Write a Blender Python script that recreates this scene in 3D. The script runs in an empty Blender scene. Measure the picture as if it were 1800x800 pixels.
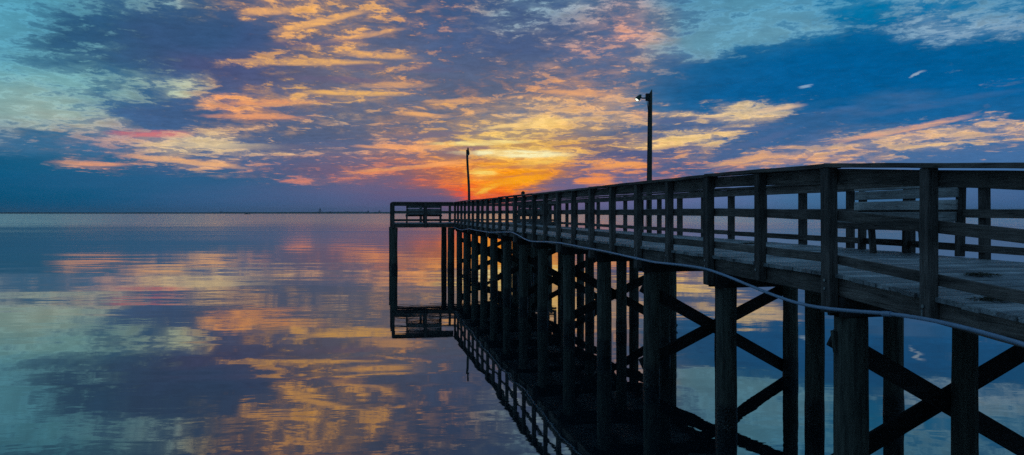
import bpy, bmesh, math, random
import numpy as np
from mathutils import Vector, Matrix, noise

random.seed(7)
SC = bpy.context.scene
COL = SC.collection
R = math.radians

# ------------------------------------------------------------------ helpers
def lin(c):
    out = []
    for v in c:
        v = v / 255.0
        out.append(v / 12.92 if v <= 0.04045 else ((v + 0.055) / 1.055) ** 2.4)
    return out

def empty(name, loc=(0, 0, 0), rotz=0.0, label=None, cat=None, group=None):
    o = bpy.data.objects.new(name, None)
    COL.objects.link(o)
    o.empty_display_size = 0.2
    o.location = loc
    o.rotation_euler = (0, 0, rotz)
    tag(o, label, cat, group)
    return o

def tag(o, label=None, cat=None, group=None, kind=None):
    if label: o['label'] = label
    if cat: o['category'] = cat
    if group: o['group'] = group
    if kind: o['kind'] = kind
    return o

def link(name, bm, mat, parent=None, loc=None, smooth=False):
    me = bpy.data.meshes.new(name)
    bmesh.ops.recalc_face_normals(bm, faces=bm.faces[:])
    if smooth:
        for f in bm.faces: f.smooth = True
    bm.to_mesh(me); bm.free()
    if loc is not None:
        me.transform(Matrix.Translation(-Vector(loc)))
    o = bpy.data.objects.new(name, me)
    COL.objects.link(o)
    if loc is not None: o.location = loc
    mats = mat if isinstance(mat, (list, tuple)) else [mat]
    for m in mats: me.materials.append(m)
    if parent is not None: o.parent = parent
    return o

def box(bm, c, size, rot=None, bevel=0.0):
    """axis aligned (or rotated) box added to bm"""
    m = Matrix.Translation(Vector(c))
    if rot is not None: m = m @ rot.to_4x4()
    m = m @ Matrix.Diagonal((size[0], size[1], size[2], 1.0))
    r = bmesh.ops.create_cube(bm, size=1.0, matrix=m)
    if bevel > 0:
        es = list({e for v in r['verts'] for e in v.link_edges})
        bmesh.ops.bevel(bm, geom=es, offset=bevel, segments=1, affect='EDGES', profile=0.6)

def sweep(bm, pts, hy, hz, jit=0.0, seed=0.0):
    """rectangular section swept along pts (pier-local), hy,hz = full width (y) / height (z).  Chamfered, slightly warped."""
    # densify
    P = []
    for a, b in zip(pts[:-1], pts[1:]):
        a = Vector(a); b = Vector(b)
        n = max(1, int((b - a).length / 0.16))
        for i in range(n): P.append(a.lerp(b, i / n))
    P.append(Vector(pts[-1]))
    c = min(hy, hz) * 0.12
    y, z = hy / 2, hz / 2
    sec = [(-y + c, -z), (y - c, -z), (y, -z + c), (y, z - c), (y - c, z), (-y + c, z), (-y, z - c), (-y, -z + c)]
    rings = []
    for i, p in enumerate(P):
        ring = []
        for k, (sy, sz) in enumerate(sec):
            q = Vector((p.x, p.y + sy, p.z + sz))
            if jit > 0:
                nv = noise.noise_vector(Vector((p.x * 2.3 + seed, sy * 9 + seed * 1.7, sz * 9)))
                q.y += nv.y * jit; q.z += nv.z * jit
            ring.append(bm.verts.new(q))
        rings.append(ring)
    for a, b in zip(rings[:-1], rings[1:]):
        for k in range(8):
            bm.faces.new((a[k], a[(k + 1) % 8], b[(k + 1) % 8], b[k]))
    bm.faces.new(list(reversed(rings[0]))); bm.faces.new(rings[-1])

def beam(bm, a, b, t, h, up=Vector((0, 0, 1)), bevel=0.006):
    """straight board from a to b, thickness t (sideways), height h"""
    a = Vector(a); b = Vector(b)
    x = (b - a).normalized()
    y = up.cross(x).normalized(); z = x.cross(y)
    rot = Matrix((x, y, z)).transposed()
    box(bm, (a + b) / 2, ((b - a).length, t, h), rot, bevel)

def lathe(bm, prof, n=20, cx=0, cy=0, wob=0.0, seed=0.0, cap=True, lean=(0, 0)):
    rings = []
    for (r, z) in prof:
        ring = []
        for k in range(n):
            a = 2 * math.pi * k / n
            rr = r
            if wob:
                rr *= 1 + wob * noise.noise(Vector((math.cos(a) * 1.3 + seed, math.sin(a) * 1.3, z * 0.8))) \
                        + 0.4 * wob * noise.noise(Vector((math.cos(a) * 4 + seed, math.sin(a) * 4, z * 5)))
            ring.append(bm.verts.new((cx + lean[0] * z + rr * math.cos(a), cy + lean[1] * z + rr * math.sin(a), z)))
        rings.append(ring)
    for a, b in zip(rings[:-1], rings[1:]):
        for k in range(n):
            bm.faces.new((a[k], a[(k + 1) % n], b[(k + 1) % n], b[k]))
    if cap:
        bm.faces.new(list(reversed(rings[0]))); bm.faces.new(rings[-1])

def tube(bm, pts, r, n=10):
    rings = []
    for i, p in enumerate(pts):
        p = Vector(p)
        d = (Vector(pts[min(i + 1, len(pts) - 1)]) - Vector(pts[max(i - 1, 0)])).normalized()
        ref = Vector((0, 0, 1)) if abs(d.z) < 0.9 else Vector((1, 0, 0))
        u = ref.cross(d).normalized(); v = d.cross(u)
        rr = r[i] if isinstance(r, (list, tuple)) else r
        rings.append([bm.verts.new(p + (u * math.cos(2 * math.pi * k / n) + v * math.sin(2 * math.pi * k / n)) * rr) for k in range(n)])
    for a, b in zip(rings[:-1], rings[1:]):
        for k in range(n):
            bm.faces.new((a[k], a[(k + 1) % n], b[(k + 1) % n], b[k]))
    bm.faces.new(list(reversed(rings[0]))); bm.faces.new(rings[-1])

# ------------------------------------------------------------------ node helpers
class NT:
    def __init__(s, tree): s.t = tree; s.n = tree.nodes; s.l = tree.links
    def new(s, typ, **kw):
        nd = s.n.new(typ)
        for k, v in kw.items(): setattr(nd, k, v)
        return nd
    def put(s, sock, v):
        if hasattr(v, 'is_linked') or isinstance(v, bpy.types.NodeSocket): s.l.new(v, sock)
        else: sock.default_value = v
    def math(s, op, a, b=None, c=None, clamp=False):
        nd = s.n.new('ShaderNodeMath'); nd.operation = op; nd.use_clamp = clamp
        s.put(nd.inputs[0], a)
        if b is not None: s.put(nd.inputs[1], b)
        if c is not None: s.put(nd.inputs[2], c)
        return nd.outputs[0]
    def mixc(s, f, a, b, blend='MIX'):
        nd = s.n.new('ShaderNodeMix'); nd.data_type = 'RGBA'; nd.blend_type = blend
        s.put(nd.inputs[0], f); s.put(nd.inputs[6], a); s.put(nd.inputs[7], b)
        return nd.outputs[2]
    def mixf(s, f, a, b):
        nd = s.n.new('ShaderNodeMix'); nd.data_type = 'FLOAT'
        s.put(nd.inputs[0], f); s.put(nd.inputs[2], a); s.put(nd.inputs[3], b)
        return nd.outputs[0]
    def mr(s, v, a, b, c=0.0, d=1.0, smooth=False):
        nd = s.n.new('ShaderNodeMapRange'); nd.clamp = True
        if smooth: nd.interpolation_type = 'SMOOTHSTEP'
        s.put(nd.inputs[0], v); s.put(nd.inputs[1], a); s.put(nd.inputs[2], b); s.put(nd.inputs[3], c); s.put(nd.inputs[4], d)
        return nd.outputs[0]
    def comb(s, x, y, z):
        nd = s.n.new('ShaderNodeCombineXYZ'); s.put(nd.inputs[0], x); s.put(nd.inputs[1], y); s.put(nd.inputs[2], z)
        return nd.outputs[0]
    def noise(s, vec, scale, detail=4, rough=0.55, dist=0.0, dim='3D', out=0):
        nd = s.n.new('ShaderNodeTexNoise'); nd.noise_dimensions = dim
        s.put(nd.inputs['Vector'], vec); nd.inputs['Scale'].default_value = scale
        nd.inputs['Detail'].default_value = detail; nd.inputs['Roughness'].default_value = rough
        nd.inputs['Distortion'].default_value = dist
        return nd.outputs[out]

def new_mat(name):
    m = bpy.data.materials.new(name); m.use_nodes = True
    t = NT(m.node_tree)
    for n in list(t.n): t.n.remove(n)
    out = t.new('ShaderNodeOutputMaterial')
    bs = t.new('ShaderNodeBsdfPrincipled')
    t.l.new(bs.outputs[0], out.inputs[0])
    return m, t, bs

def simple_mat(name, col, rough=0.6, metal=0.0, emit=None, estr=0.0, var=0.15):
    m, t, bs = new_mat(name)
    tc = t.new('ShaderNodeTexCoord')
    n = t.noise(tc.outputs['Object'], 9.0, 5)
    k = t.mr(n, 0.3, 0.7, 1 - var, 1 + var)
    mul = t.new('ShaderNodeVectorMath', operation='SCALE')
    mul.inputs[0].default_value = col; t.l.new(k, mul.inputs['Scale'])
    t.l.new(mul.outputs[0], bs.inputs['Base Color'])
    bs.inputs['Roughness'].default_value = rough
    bs.inputs['Metallic'].default_value = metal
    if emit:
        bs.inputs['Emission Color'].default_value = (*emit, 1)
        bs.inputs['Emission Strength'].default_value = estr
    return m

def wood_mat(name, axis, c0, c1, rough=0.85, plank=0.0, bump=0.006):
    """weathered timber with the grain along an object axis"""
    m, t, bs = new_mat(name)
    tc = t.new('ShaderNodeTexCoord'); oi = t.new('ShaderNodeObjectInfo')
    mp = t.new('ShaderNodeMapping')
    sc = [14.0, 14.0, 14.0]; sc[axis] = 0.9
    mp.inputs['Scale'].default_value = sc
    t.l.new(tc.outputs['Object'], mp.inputs[0])
    off = t.math('MULTIPLY', oi.outputs['Random'], 57.0)
    if plank > 0:
        sx = t.new('ShaderNodeSeparateXYZ'); t.l.new(tc.outputs['Object'], sx.inputs[0])
        cell = t.math('FLOOR', t.math('DIVIDE', sx.outputs[0], plank))
        wn = t.new('ShaderNodeTexWhiteNoise', noise_dimensions='1D'); t.l.new(cell, wn.inputs['W'])
        off = t.math('MULTIPLY_ADD', wn.outputs['Value'], 31.0, off)
    va = t.new('ShaderNodeVectorMath', operation='ADD')
    t.l.new(mp.outputs[0], va.inputs[0]); t.l.new(t.comb(off, off, off), va.inputs[1])
    g = t.noise(va.outputs[0], 1.6, 8, 0.68, 0.6)
    g2 = t.noise(va.outputs[0], 5.5, 6, 0.7, 0.2)
    big = t.noise(tc.outputs['Object'], 1.7, 5, 0.6)
    f = t.math('ADD', t.math('MULTIPLY', g, 0.6), t.math('MULTIPLY', g2, 0.4))
    f = t.mr(f, 0.36, 0.64)
    col = t.mixc(f, (*c0, 1), (*c1, 1))
    # stains and damp patches
    st = t.mr(big, 0.35, 0.62, 0.5, 1.15)
    rnd = t.math('MULTIPLY_ADD', oi.outputs['Random'], 0.5, 0.75)
    if plank > 0:
        rnd = t.math('MULTIPLY', rnd, t.math('MULTIPLY_ADD', wn.outputs['Value'], 0.7, 0.65))
    k = t.math('MULTIPLY', st, rnd)
    # dark cracks
    cr = t.mr(g2, 0.33, 0.42, 0.35, 1.0)
    k = t.math('MULTIPLY', k, cr)
    sv = t.new('ShaderNodeVectorMath', operation='SCALE'); t.l.new(col, sv.inputs[0]); t.l.new(k, sv.inputs['Scale'])
    t.l.new(sv.outputs[0], bs.inputs['Base Color'])
    bs.inputs['Roughness'].default_value = rough
    bs.inputs['Specular IOR Level'].default_value = 0.35
    b = t.new('ShaderNodeBump'); b.inputs['Strength'].default_value = 0.8; b.inputs['Distance'].default_value = bump
    t.l.new(f, b.inputs['Height']); t.l.new(b.outputs[0], bs.inputs['Normal'])
    return m

M = {}
M['wood_x'] = wood_mat('weathered timber along', 0, (0.06, 0.046, 0.038), (0.31, 0.24, 0.20))
M['wood_y'] = wood_mat('weathered timber across', 1, (0.06, 0.046, 0.038), (0.31, 0.24, 0.20))
M['wood_z'] = wood_mat('weathered timber upright', 2, (0.045, 0.036, 0.031), (0.22, 0.175, 0.15))
M['deck'] = wood_mat('worn deck boards', 1, (0.17, 0.17, 0.17), (0.62, 0.61, 0.60), 0.48, plank=0.1524)
M['bench'] = wood_mat('silvered bench slats', 0, (0.25, 0.235, 0.225), (0.65, 0.62, 0.59), 0.6)
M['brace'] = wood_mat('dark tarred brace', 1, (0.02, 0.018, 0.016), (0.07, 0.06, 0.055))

def pile_mat():
    m, t, bs = new_mat('round pile with tide line')
    tc = t.new('ShaderNodeTexCoord'); oi = t.new('ShaderNodeObjectInfo')
    mp = t.new('ShaderNodeMapping'); mp.inputs['Scale'].default_value = (10, 10, 0.8)
    t.l.new(tc.outputs['Object'], mp.inputs[0])
    va = t.new('ShaderNodeVectorMath', operation='ADD')
    o = t.math('MULTIPLY', oi.outputs['Random'], 41.0)
    t.l.new(mp.outputs[0], va.inputs[0]); t.l.new(t.comb(o, o, o), va.inputs[1])
    g = t.noise(va.outputs[0], 2.2, 8, 0.65, 0.4)
    f = t.mr(g, 0.35, 0.65)
    col = t.mixc(f, (0.035, 0.036, 0.028, 1), (0.15, 0.145, 0.11, 1))
    geo = t.new('ShaderNodeNewGeometry'); sx = t.new('ShaderNodeSeparateXYZ'); t.l.new(geo.outputs['Position'], sx.inputs[0])
    n2 = t.noise(geo.outputs['Position'], 9.0, 5)
    z = t.math('MULTIPLY_ADD', n2, 0.22, sx.outputs[2])
    wet = t.mr(z, 0.38, 0.50)
    col = t.mixc(wet, (0.012, 0.014, 0.011, 1), col)
    barn = t.new('ShaderNodeTexVoronoi'); barn.inputs['Scale'].default_value = 38
    t.l.new(geo.outputs['Position'], barn.inputs['Vector'])
    sp = t.math('MULTIPLY', t.mr(barn.outputs[0], .18, .32, 1, 0), t.math('MULTIPLY', t.mr(sx.outputs[2], .06, .30, 1, 0), t.mr(n2, .45, .6)))
    col = t.mixc(sp, col, (0.30, 0.29, 0.25, 1))
    t.l.new(col, bs.inputs['Base Color'])
    t.l.new(t.mr(wet, 0, 1, 0.45, 0.9), bs.inputs['Roughness'])
    h = t.mixf(wet, t.math('MULTIPLY', barn.outputs[0], 1.6), f)
    b = t.new('ShaderNodeBump'); b.inputs['Distance'].default_value = 0.012; b.inputs['Strength'].default_value = 0.9
    t.l.new(h, b.inputs['Height']); t.l.new(b.outputs[0], bs.inputs['Normal'])
    return m
M['pile'] = pile_mat()
M['pvc'] = simple_mat('pale plastic pipe', (0.30, 0.40, 0.54), 0.4)
M['steel'] = simple_mat('galvanised steel', (0.28, 0.29, 0.30), 0.45, 0.8)
M['darkmetal'] = simple_mat('dark painted metal', (0.03, 0.035, 0.03), 0.5, 0.3)
M['green_metal'] = simple_mat('dark green enamel', (0.03, 0.07, 0.04), 0.4, 0.2)
M['lens'] = simple_mat('lit lamp glass', (0.9, 0.95, 0.9), 0.3, 0, (0.92, 1.0, 0.86), 1.6, 0.02)
M['deadlens'] = simple_mat('unlit lamp glass', (0.25, 0.27, 0.27), 0.2)
M['rope'] = simple_mat('black cable', (0.02, 0.02, 0.02), 0.6)
M['cloth'] = simple_mat('dark jacket cloth', (0.035, 0.028, 0.03), 0.9)
M['trouser'] = simple_mat('dark trouser cloth', (0.02, 0.022, 0.03), 0.9)
M['skin'] = simple_mat('skin', (0.38, 0.22, 0.15), 0.6)
M['hair'] = simple_mat('brown hair', (0.05, 0.028, 0.018), 0.7)
M['weed'] = simple_mat('dried marsh weed', (0.06, 0.05, 0.025), 0.95, var=0.4)
M['barge'] = simple_mat('dark barge hull', (0.03, 0.02, 0.022), 0.7)
M['port'] = simple_mat('grey port steel', (0.05, 0.06, 0.07), 0.7)
M['ship'] = simple_mat('pale building wall', (0.35, 0.36, 0.38), 0.7)

# ------------------------------------------------------------------ SKY
F = 1220.0
XS = list(range(0, 1801, 100))
YS = [-180, -60, 0, 50, 100, 150, 200, 250, 300, 345, 380]
# per row, per column: bright-layer colour, cloud colour, cloud cover
def row(*cells):
    assert len(cells) == 19, len(cells)
    return cells
T = lambda *a: a
G = [
 # y=-180
 [((48,100,128),(35,68,102),.5)]*19,
 # y=-60
 row(((62,122,148),(35,80,112),.4),((62,122,146),(40,82,115),.5),((75,125,145),(45,82,116),.6),((135,155,158),(52,80,118),.6),
     ((225,165,115),(85,88,125),.6),((235,165,110),(95,90,125),.6),((225,160,115),(90,92,125),.65),((190,150,130),(75,85,125),.65),((140,150,160),(70,85,125),.65),((120,160,185),(70,90,130),.6),
     ((120,160,185),(70,95,135),.55),((110,155,180),(70,105,140),.5),((85,148,180),(50,105,145),.4),((80,148,180),(30,100,150),.3),((75,145,180),(10,100,150),.35),((70,140,180),(0,100,150),.45),
     ((75,140,175),(0,95,145),.5),((80,140,175),(0,95,145),.5),((80,140,175),(0,90,145),.5)),
 # y=0
 row(((105,160,180),(60,110,140),.12),((100,157,176),(60,108,140),.2),((112,152,166),(60,100,135),.3),((165,182,182),(62,92,130),.45),
     ((240,175,115),(90,95,130),.62),((252,185,110),(140,110,130),.42),((252,182,108),(130,108,130),.38),((250,180,118),(98,96,130),.6),((205,155,130),(72,86,126),.7),((135,172,192),(76,92,132),.65),
     ((150,178,192),(76,98,138),.55),((195,165,165),(80,105,142),.6),((85,145,178),(70,112,150),.35),((88,152,180),(50,115,155),.1),((80,150,185),(30,112,158),.12),((80,150,182),(0,112,162),.45),
     ((105,155,182),(0,110,160),.45),((105,155,182),(10,110,160),.5),((95,150,182),(10,108,158),.5)),
 # y=50
 row(((112,166,185),(60,110,140),.12),((105,150,170),(50,95,130),.5),((130,165,178),(55,92,130),.6),((130,150,165),(64,90,130),.9),
     ((200,150,120),(76,90,134),.9),((252,178,105),(110,98,128),.38),((253,182,104),(125,105,130),.33),((245,175,115),(100,96,130),.62),((205,150,130),(86,94,134),.75),((150,172,188),(80,90,130),.75),
     ((170,165,175),(80,94,134),.72),((232,162,132),(95,108,145),.68),((105,155,178),(72,112,150),.5),((92,150,178),(50,112,152),.12),((102,155,180),(35,108,155),.2),((95,150,180),(8,102,154),.65),
     ((122,156,180),(10,100,152),.55),((134,162,185),(15,104,155),.42),((128,158,182),(10,100,150),.42)),
 # y=100
 row(((122,170,184),(62,112,142),.3),((130,172,182),(60,105,138),.45),((140,172,178),(60,100,136),.6),((160,175,172),(68,94,138),.88),
     ((220,160,120),(85,90,134),.88),((253,184,98),(112,96,126),.45),((253,186,100),(128,106,130),.38),((252,186,102),(120,104,130),.5),((225,160,125),(100,100,134),.78),((190,160,150),(96,100,134),.78),
     ((205,160,145),(95,104,140),.76),((222,165,142),(96,108,144),.72),((125,152,170),(80,110,150),.5),((98,152,178),(24,100,150),.65),((60,125,165),(2,95,150),1.),((50,120,165),(0,92,148),1.),
     ((60,130,170),(0,92,150),1.),((90,145,180),(0,98,154),.92),((100,150,180),(0,98,154),.88)),
 # y=150
 row(((142,176,180),(70,115,145),.12),((150,178,178),(65,110,142),.2),((155,176,172),(62,106,140),.42),((188,192,172),(68,100,140),.55),
     ((238,165,110),(96,90,130),.82),((254,190,92),(118,98,124),.38),((252,186,108),(135,110,130),.42),((250,174,102),(122,106,130),.6),((245,165,110),(110,104,134),.78),((250,172,110),(110,105,132),.68),
     ((250,174,108),(112,108,136),.58),((242,172,122),(110,115,145),.5),((160,150,155),(45,95,145),.88),((60,120,165),(20,95,150),1.),((40,115,165),(0,92,150),1.),((40,110,165),(0,92,150),1.),
     ((60,120,165),(0,90,148),1.),((200,190,190),(5,92,150),.95),((150,160,180),(5,92,150),.95)),
 # y=200
 row(((155,176,170),(90,125,150),.1),((178,182,168),(90,125,150),.12),((165,172,168),(66,105,145),.45),((200,180,150),(76,100,140),.82),
     ((246,172,110),(98,94,130),.6),((242,172,114),(110,100,130),.62),((226,190,148),(120,106,132),.5),((246,176,104),(122,106,130),.5),((250,180,108),(128,112,132),.5),((238,192,138),(140,124,140),.35),
     ((242,192,128),(145,126,138),.3),((234,188,138),(130,125,145),.35),((238,198,148),(84,108,148),.5),((242,202,142),(75,108,150),.42),((170,160,165),(46,95,145),.9),((120,140,170),(46,98,150),.95),
     ((110,140,170),(32,95,150),1.),((242,192,150),(20,95,150),.9),((240,190,150),(25,98,152),.9)),
 # y=250
 row(((130,145,160),(66,108,145),.65),((195,165,152),(58,108,144),.72),((190,150,148),(74,108,148),.55),((235,195,150),(84,104,146),.5),
     ((235,205,155),(90,105,146),.38),((238,195,145),(95,104,140),.68),((236,182,138),(112,106,136),.72),((242,165,110),(128,110,132),.6),((255,202,92),(140,112,124),.52),((255,216,112),(176,126,106),.36),
     ((252,192,84),(160,120,115),.3),((248,180,95),(88,94,130),.65),((246,198,116),(84,102,142),.5),((240,195,135),(78,104,148),.55),((238,180,130),(84,108,150),.7),((240,185,135),(84,110,150),.5),
     ((246,192,130),(72,108,152),.4),((244,192,138),(66,108,155),.42),((242,184,130),(62,106,155),.5)),
 # y=300
 row(((60,110,145),(4,86,126),1.),((120,120,135),(20,90,130),1.),((236,160,120),(40,95,135),.85),((242,190,132),(60,96,140),.8),
     ((240,170,125),(74,99,140),.82),((240,150,112),(92,96,132),.82),((238,135,98),(118,98,126),.76),((242,128,80),(140,100,114),.72),((252,140,45),(190,104,78),.5),((255,165,25),(230,120,45),.2),
     ((252,150,55),(108,100,134),.6),((250,150,72),(100,100,138),.55),((250,142,90),(80,96,138),.68),((242,160,112),(72,108,152),.7),((240,165,118),(80,110,154),.8),((240,170,120),(84,114,158),.8),
     ((200,160,140),(74,112,158),1.),((180,150,150),(70,110,158),1.),((160,140,150),(66,108,155),1.)),
 # y=345
 row(((0,85,122),(0,82,120),1.),((5,86,126),(6,85,125),1.),((30,90,130),(25,88,130),1.),((50,94,135),(45,92,135),1.),
     ((60,95,138),(60,95,138),1.),((75,96,138),(72,95,138),1.),((90,98,138),(86,98,140),1.),((150,95,120),(96,95,136),.95),((245,80,40),(130,90,118),.62),((252,85,20),(150,95,110),.45),
     ((150,100,130),(112,100,140),1.),((140,110,145),(106,105,150),1.),((140,115,150),(100,112,158),1.),((120,115,155),(90,115,162),1.),((95,112,155),(70,112,155),1.),((85,110,155),(62,108,152),1.),
     ((85,108,152),(58,104,148),1.),((110,105,145),(72,104,148),1.),((100,105,145),(66,100,146),1.)),
 # y=380
 row(*[((a,b,c),(a,b,c),1.) for a,b,c in [(0,78,118),(4,80,122),(24,84,126),(44,88,132),(56,92,136),(68,94,136),(80,96,138),(92,96,138),(120,92,125),(150,92,115),(115,98,138),(100,102,150),(92,108,158),(74,106,152),(64,104,150),(56,100,146),(54,98,145),(58,98,144),(56,95,144)]]),
]
GB = np.array([[c[0] for c in r] for r in G], float)
GD = np.array([[c[1] for c in r] for r in G], float)
GC = np.array([[c[2] for c in r] for r in G], float)

# strokes: (x, y, rx, ry, rot_deg(+ = rising to the right), cover target or None, bright colour or None, cloud colour or None, strength)
O1=(254,186,100); O2=(250,160,100); Y1=(255,225,140)
ST = [
 (150,50,62,26,8,.9,None,(50,90,128),.8),(110,35,22,8,0,.7,None,None,.6),(330,62,112,36,6,1.,None,(66,90,132),.95),(395,128,110,22,-6,.95,None,(92,88,130),.9),
 (430,60,30,30,0,.9,None,(78,90,136),.7),(60,95,66,9,-12,.75,None,None,.7),(150,115,60,10,-14,.7,None,None,.7),(190,165,50,5,0,.85,None,(70,105,145),.8),
 (290,196,100,26,4,.98,None,(76,98,142),.9),(82,236,36,10,0,.9,None,(55,105,145),.8),(20,190,90,40,0,.05,(160,176,170),None,.5),
 (440,18,40,8,8,.05,O1,None,.9),(530,40,60,14,20,.1,O1,None,.9),(620,20,90,26,0,.25,O1,None,.6),(660,45,50,10,0,.15,O1,None,.6),
 (430,118,60,6,-4,.12,O1,None,.9),(530,112,90,12,3,.12,O1,None,.85),(650,100,80,12,0,.2,O1,None,.8),(510,150,28,16,-30,.1,(255,195,95),None,.9),
 (400,182,90,8,2,.15,O2,None,.85),(470,172,50,8,10,.1,O1,None,.8),(640,165,80,10,0,.15,(255,190,95),None,.85),(470,204,80,7,2,.15,O2,None,.8),
 (560,140,70,8,0,.9,None,(118,98,124),.7),(600,185,70,8,0,.8,None,(120,104,130),.6),
 (320,158,44,14,4,.15,(205,205,175),None,.8),(180,205,30,8,0,.3,(185,180,160),None,.5),(170,230,60,9,-12,.15,(195,180,160),None,.6),
 (268,235,54,6,2,.05,(222,118,118),None,.85),(340,255,80,16,0,.15,(232,205,155),None,.8),(330,265,26,5,0,.9,None,(84,104,146),.8),
 (522,252,108,13,0,.95,None,(98,103,138),.9),(158,288,50,4,0,.05,(245,165,118),None,.95),(310,287,90,6,-3,.15,(244,178,120),None,.85),(130,262,120,10,0,.8,None,(66,105,145),.5),
 (240,278,22,3,0,.1,(240,165,120),None,.6),(370,296,45,4,-3,.1,(246,185,125),None,.8),(235,318,240,14,0,1.,None,(35,92,134),.8),
 (480,268,60,8,0,.3,(236,200,150),None,.7),(600,272,60,7,0,.35,(236,190,150),None,.6),(520,318,26,4,0,.05,(240,140,105),None,.8),(470,320,18,3,0,.1,(240,150,110),None,.6),
 (625,312,80,9,12,.42,(240,134,88),None,.85),(690,327,55,7,4,.5,(236,110,85),None,.8),(590,300,60,8,0,.9,None,(120,98,128),.5),
 (848,251,80,4,2,-.2,Y1,None,1.),(910,269,95,5,-1,-.3,(255,244,185),None,1.),(928,217,86,4,6,-.1,(255,212,128),None,.95),(960,282,50,7,6,.25,(255,205,95),None,.7),(720,258,70,4,0,.05,(250,170,110),None,.8),
 (900,235,110,9,-2,.15,(250,200,110),(150,125,130),.6),(740,292,120,5,5,.1,(252,165,95),None,.85),(780,318,80,9,8,.55,(240,120,70),(160,98,104),.7),
 (800,272,90,6,0,.75,None,(150,112,120),.6),(905,295,80,6,0,.55,None,(190,120,85),.6),
 (890,320,80,22,4,.1,(255,150,8),(235,120,30),.9),(860,335,50,12,6,.0,(254,95,10),None,.8),(925,322,40,16,14,.0,(255,175,10),None,.8),(825,342,40,9,0,.1,(246,70,35),None,.85),(895,343,34,6,8,.1,(246,70,30),None,.7),
 (858,331,26,2.5,24,-.2,(255,190,60),None,.9),(852,303,22,3,0,-.1,(255,225,120),None,.8),
 (1000,330,62,16,6,1.,None,(108,100,136),1.),(975,345,60,12,6,1.,None,(115,100,138),.9),(1046,317,30,5,0,-.1,(252,150,75),None,.95),(720,345,90,9,0,1.,None,(98,92,132),.9),
 (1098,269,64,11,-3,1.,None,(88,92,132),.95),(1085,292,50,7,4,.0,(252,165,85),None,.85),(1040,300,50,5,10,.6,None,None,.5),(1040,231,44,6,4,.75,None,(150,130,135),.7),
 (1165,224,80,6,3,.95,None,(78,100,142),.9),(1150,305,60,8,8,.85,None,(85,98,140),.7),(1150,322,80,4,2,.1,(248,140,95),None,.7),
 (1015,160,60,14,-6,.2,(253,178,108),None,.75),(1105,200,30,5,8,.1,(252,165,105),None,.8),(810,178,60,8,2,.15,O1,None,.8),(745,202,46,6,-2,.12,O1,None,.85),(840,120,60,10,0,.9,None,(98,98,134),.5),
 (655,12,60,10,0,.2,O1,None,.5),(700,65,60,10,10,.8,None,(96,95,130),.6),(870,85,110,20,0,.9,None,(84,92,134),.6),(920,30,60,14,0,.35,(145,178,195),None,.6),(850,95,26,8,0,.1,(160,182,195),None,.7),
 (1020,85,40,8,10,.15,(250,172,130),None,.5),(1130,60,60,14,-18,.2,(242,172,140),None,.6),(1060,120,60,10,-10,.8,None,(96,104,142),.5),(1150,105,60,10,-10,.75,None,(98,108,146),.5),
 # right-hand side
 (1290,70,150,26,10,.02,(98,155,180),None,.85),(1180,140,60,16,-14,.75,None,(100,112,148),.6),(1340,100,90,14,14,.7,None,(60,112,155),.7),
 (1490,115,260,38,4,1.,None,(0,92,150),1.),(1260,165,100,24,10,1.,None,(28,96,148),.95),(1400,160,190,26,4,1.,None,(4,92,150),1.),(1680,150,190,36,6,1.,None,(0,92,150),1.),
 (1520,25,80,11,-4,.95,None,(0,112,162),.9),(1700,52,120,15,3,.12,(132,162,185),None,.8),(1470,60,60,8,4,.5,None,(10,105,155),.5),
 (1300,200,110,13,4,.12,(243,206,148),None,.95),(1360,192,36,4,6,.0,(250,205,150),None,.7),(1260,215,60,3,2,.85,None,(90,108,148),.8),(1200,250,120,14,2,.1,(246,208,138),None,.9),(1240,228,120,5,2,.9,None,(82,104,146),.8),(1190,240,40,3,2,.8,None,(110,115,145),.6),
 (1440,222,170,18,14,1.,None,(50,98,148),1.),(1290,262,70,10,18,.95,None,(80,102,146),.9),(1350,240,60,12,16,.95,None,(60,100,148),.9),(1640,190,170,20,5,1.,None,(20,95,150),1.),
 (1520,185,110,8,10,.9,None,(86,112,158),.6),(1740,205,90,8,6,.95,None,(28,98,152),.9),
 (1480,256,100,7,10,.18,(244,204,142),None,.85),(1620,236,80,6,8,.35,(240,182,138),None,.8),(1750,222,80,9,8,.15,(248,200,140),None,.9),(1660,258,125,12,6,.08,(246,208,142),None,.85),(1560,268,150,6,6,.4,(232,188,142),None,.7),(1440,248,60,5,12,.9,None,(92,110,150),.6),
 (1310,276,60,7,6,.1,(250,180,110),None,.9),(1400,283,110,4,2,.3,(246,180,120),(90,105,148),.7),(1690,282,170,15,3,1.,None,(66,108,158),1.),(1560,292,120,8,4,.95,None,(80,108,152),.8),(1740,250,50,4,2,.9,None,(60,106,156),.7),(1240,295,60,7,6,.9,None,(78,96,140),.7),(1200,308,60,4,2,.1,(250,160,105),None,.7),
 (1752,145,40,5,8,.35,(205,190,185),None,.8),
]
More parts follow.
